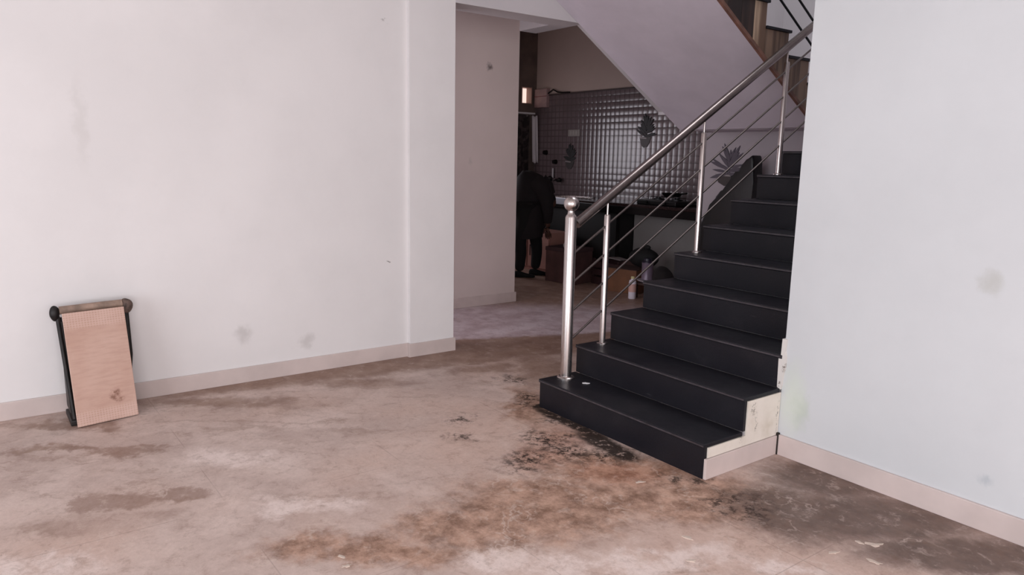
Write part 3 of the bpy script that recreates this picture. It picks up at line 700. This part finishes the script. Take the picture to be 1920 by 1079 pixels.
obj('tin_body', lathe([(.062, 0), (.062, .005), (.06, .01), (.06, .17), (.063, .175), (.063, .18)], seg=24), pt, bdc, smooth=True)
obj('lid', lathe([(.058, .18), (.058, .195), (.045, .2), (.04, .225), (0, .225)], seg=24), simple('tin_lid', (34, 26, 44), .4), bdc, smooth=True)
tag(obj('white_dish', lathe([(.05, 0), (.07, .004), (.12, .03), (.118, .034), (.065, .012), (0, .012)], (-2.09, 3.14, .165), seg=28), simple('dish_white', (200, 190, 194), .35), smooth=True), 'white shallow dish under the paint tin', 'dish')
st_ = thing('wooden_stool', 'low brown wooden stool carrying the dish and paint tin', 'stool', (-2.08, 3.16, 0))
obj('seat', bx(-.13, .14, -.11, .11, .145, .165, bev=.004), cardd, st_)
for x in (-.11, .12):
    for y in (-.09, .09): obj('leg', bx(x - .014, x + .014, y - .014, y + .014, 0, .145), cardd, st_)
bo = thing('white_bottle', 'white plastic bottle with yellow and pink label beside the fourth step', 'bottle', (-2.16, 2.98, 0))
obj('bottle_body', lathe([(.036, 0), (.040, .006), (.040, .17), (.034, .195), (.018, .205), (.018, .215)], seg=24), simple('bottle_white', (235, 225, 235), .4), bo, smooth=True)
obj('label_band', lathe([(.0408, .075), (.0408, .16)], seg=24), simple('label_pink', (214, 168, 158), .5), bo, smooth=True)
obj('cap', lathe([(.02, .213), (.02, .235), (.016, .238), (0, .238)], seg=20), simple('cap_yellow', (214, 200, 150), .4), bo, smooth=True)
tag(obj('folded_paper', add_prism(bmesh.new(), [(-.14, 0), (.0, .012), (.15, .004), (.15, .008), (.0, .02), (-.14, .006)], 'y', -.07, .07), simple('grey_paper', (150, 140, 140), .8)), 'pale folded paper lying on the low dark red crate', 'paper').location = (-2.88, 3.42, .305)

# pinkish cupboard seen between the person's legs
ck = thing('floor_cupboard', 'low pinkish cupboard standing behind the bending person', 'cupboard', (-4.35, 3.40, 0))
pk = simple('pink_laminate', (168, 122, 112), .6, 0, .05, 4)
obj('carcass', bx(-.45, .45, -.12, .22, .0, .52, bev=.004), pk, ck)
for x in (-.225, .225):
    d_ = obj('door', bx(x - .21, x + .21, -.138, -.121, .05, .49, bev=.003), pk, ck)
    obj('handle', tube([(x + (.15 if x < 0 else -.15), -.15, .2), (x + (.15 if x < 0 else -.15), -.15, .34)], .006, seg=8), dkv, d_)

# ================================================================ PERSON bending forward
def skin_obj(name, verts, edges, radii, root, mat, parent=None, sub=2):
    me = bpy.data.meshes.new(name); me.from_pydata(verts, edges, []); me.materials.append(mat)
    o = bpy.data.objects.new(name, me); COL.objects.link(o)
    if parent is not None: o.parent = parent
    m_ = o.modifiers.new('skin', 'SKIN'); m_.use_smooth_shade = True
    for i, v in enumerate(me.skin_vertices[0].data):
        r = radii[i]; v.radius = r if isinstance(r, tuple) else (r, r); v.use_root = (i == root)
    s = o.modifiers.new('sub', 'SUBSURF'); s.levels = sub; s.render_levels = sub
    return o
# local frame: +x = the way the person faces (towards the counter), +y = to the person's left
per = thing('person', 'person in long dark tunic and trousers bending forward beside the kitchen counter', 'person', (-3.90, 2.92, 0), math.radians(53.5))
black_c = simple('black_trousers', (13, 11, 13), .9); tun = simple('dark_tunic', (24, 17, 20), .9, 0, .1, 10); skn = simple('skin', (84, 56, 46), .6); hair = simple('black_hair', (10, 8, 8), .6)
V, E, Rr = [], [], []
def chain(pts, start=None):
    prev = start
    for p, r in pts:
        V.append(p); Rr.append(r); i = len(V) - 1
        if prev is not None: E.append((prev, i))
        prev = i
    return prev
chain([((-.06, 0, .92), (.15, .13))])                                   # 0 pelvis
chest = chain([((.00, 0, 1.02), (.14, .12)), ((.07, 0, 1.12), (.15, .12)), ((.15, 0, 1.14), (.15, .11)), ((.21, 0, 1.08), .06), ((.235, 0, 1.01), .052)], 0)
neck = chest
hd = chain([((.255, 0, .955), (.085, .08)), ((.265, 0, .89), (.078, .085)), ((.262, 0, .845), (.045, .05))], neck)
for sgn in (1, -1):
    x0 = .10 if sgn > 0 else -.10
    chain([((-.05, sgn * .09, .86), .10), ((x0 * .4 - .01, sgn * .10, .68), .085), ((x0 + .0, sgn * .10, .48), .06), ((x0 + .02, sgn * .10, .28), .055), ((x0 - .0, sgn * .10, .10), .04)], 0)
    chain([((.16, sgn * .16, 1.10), .062), ((.215, sgn * .20, .92), .048), ((.235, sgn * .17, .78), .04), ((.235, sgn * .12, .66), .03), ((.237, sgn * .115, .62), (.035, .02))], 3)
skin_obj('body', V, E, Rr, 0, skn, per)
# trousers
V, E, Rr = [], [], []
chain([((-.06, 0, .92), .16)])
for sgn in (1, -1):
    x0 = .10 if sgn > 0 else -.10
    chain([((-.05, sgn * .09, .84), .125), ((x0 * .4 - .01, sgn * .10, .68), .105), ((x0 + .0, sgn * .10, .48), .085), ((x0 + .02, sgn * .10, .28), .072), ((x0 - .0, sgn * .10, .07), .062)], 0)
skin_obj('trousers', V, E, Rr, 0, black_c, per)
# tunic: closed loft following the arched back, hanging to the knees
b = bmesh.new(); rings = []
secs = [(-.01, .49, .19, .20), (0.0, .62, .195, .19), (.01, .78, .205, .18), (.02, .92, .215, .18), (.03, 1.05, .215, .19), (.03, 1.15, .195, .18), (.005, 1.23, .15, .14), (-.03, 1.285, .06, .06)]
for cx_, z, rx, ry in secs:
    rings.append([b.verts.new((cx_ + rx * math.cos(a), ry * math.sin(a), z + .012 * math.sin(3 * a + z * 7))) for a in [2 * math.pi * k / 28 for k in range(28)]])
for A, B in zip(rings, rings[1:]):
    for k in range(28): b.faces.new((A[k], A[(k + 1) % 28], B[(k + 1) % 28], B[k]))
b.faces.new(rings[-1])
obj('tunic', b, tun, per, smooth=True)
for sgn in (1, -1):
    obj('sleeve', tube([(.07, sgn * .10, 1.15), (.155, sgn * .155, 1.09), (.205, sgn * .19, .95), (.228, sgn * .18, .80), (.230, sgn * .14, .69)], [.11, .108, .086, .066, .05], seg=14), tun, per, smooth=True)
obj('collar', tube([(.12, 0, 1.13), (.20, 0, 1.08), (.245, 0, 1.0)], [.14, .115, .085], seg=16), tun, per, smooth=True)
# hair cap around the lowered head
obj('hair', lump((.245, 0, .955), .098, 31, (.95, .95, 1.05)), hair, per, smooth=True)
# hands: palm, four fingers and thumb each
for sgn in (1, -1):
    V, E, Rr = [], [], []
    base = Vector((.237, sgn * .115, .625))
    chain([(tuple(base), (.024, .016)), (tuple(base + Vector((.004, 0, -.04))), (.036, .013)), (tuple(base + Vector((.008, 0, -.075))), (.036, .012))])
    for k in range(4):
        off = (k - 1.5) * .019; L = (.066, .076, .072, .058)[k]
        chain([(tuple(base + Vector((.010 + off, 0, -.082))), .009), (tuple(base + Vector((.012 + off, -sgn * .010, -.082 - L * .5))), .008), (tuple(base + Vector((.012 + off, -sgn * .026, -.082 - L * .9))), .007)], 2)
    chain([(tuple(base + Vector((-.030, -sgn * .008, -.035))), .010), (tuple(base + Vector((-.045, -sgn * .020, -.062))), .009), (tuple(base + Vector((-.046, -sgn * .030, -.082))), .0075)], 1)
    skin_obj('hand', V, E, Rr, 0, skn, per, 1)
for sgn in (1, -1):
    x0 = .10 if sgn > 0 else -.10
    b = bmesh.new(); rings = []
    for x, w, h0, h1 in ((-.075, .02, .01, .05), (-.06, .036, .0, .075), (0, .040, .0, .085), (.06, .044, .0, .06), (.12, .046, .0, .045), (.17, .036, .0, .035), (.195, .014, .008, .022)):
        rings.append([b.verts.new((x0 + x, sgn * .10 + w * math.cos(a), (h0 + h1) / 2 + (h1 - h0) / 2 * math.sin(a))) for a in [2 * math.pi * k / 14 for k in range(14)]])
    for A, B in zip(rings, rings[1:]):
        for k in range(14): b.faces.new((A[k], A[(k + 1) % 14], B[(k + 1) % 14], B[k]))
    b.faces.new(rings[0]); b.faces.new(rings[-1])
    obj('shoe', b, black_c, per, smooth=True)

# ================================================================ SMALL DEBRIS
def chip(x, y, s, seedv, z=0.0, th=.0018):
    rnd = random.Random(seedv); n = 11; pts = []
    for k in range(n):
        a = 2 * math.pi * k / n; r = s * rnd.uniform(.35, 1.1); pts.append((r * math.cos(a), r * math.sin(a) * .45))
    return add_prism(bmesh.new(), pts, 'z', 0, th)
flake = simple('plaster_flake', (204, 186, 174), .8, 0, .1, 20)
for i, (x, y, s, rz, lab) in enumerate([
    (1.964, .085, .045, .9, 'pale plaster flake on the wet floor, largest of those near the right wall'),
    (1.922, .052, .022, .3, 'small pale plaster flake just beside the largest flake near the right wall'),
    (1.907, -.10, .030, 1.2, 'narrow pale flake on the wet brown floor at the mud edge'),
    (2.029, -.041, .035, .2, 'pale flake on the floor, nearest the frame corner under the right wall'),
    (1.509, -.479, .036, .5, 'cream plaster flake on the mud in front of the bottom step corner'),
    (1.634, -.596, .034, 1.0, 'cream squarish flake on the pale dust at the lower edge of the photo'),
    (1.062, -.263, .028, 1.1, 'thin pale sliver on the mud close to the bottom riser'),
    (.892, -1.631, .028, .4, 'pale flake on the mud, upper one of a pair at lower centre left'),
    (.959, -1.640, .022, 1.4, 'pale flake on the mud, lower one of a pair at lower centre left')]):
    o = obj('plaster_flake', chip(x, y, s, 40 + i), flake); o.location = (x, y, 0); o.rotation_euler = (0, 0, rz)
    tag(o, lab, 'debris', 'plaster flakes on the floor')
o = obj('paper_scrap', chip(0, 0, .026, 77, th=.004), simple('white_scrap', (215, 212, 215), .7)); o.location = (.213, .165, RR); o.rotation_euler = (0, 0, .8)
tag(o, 'white paper scrap on the bottom black step beside the newel post', 'paper')
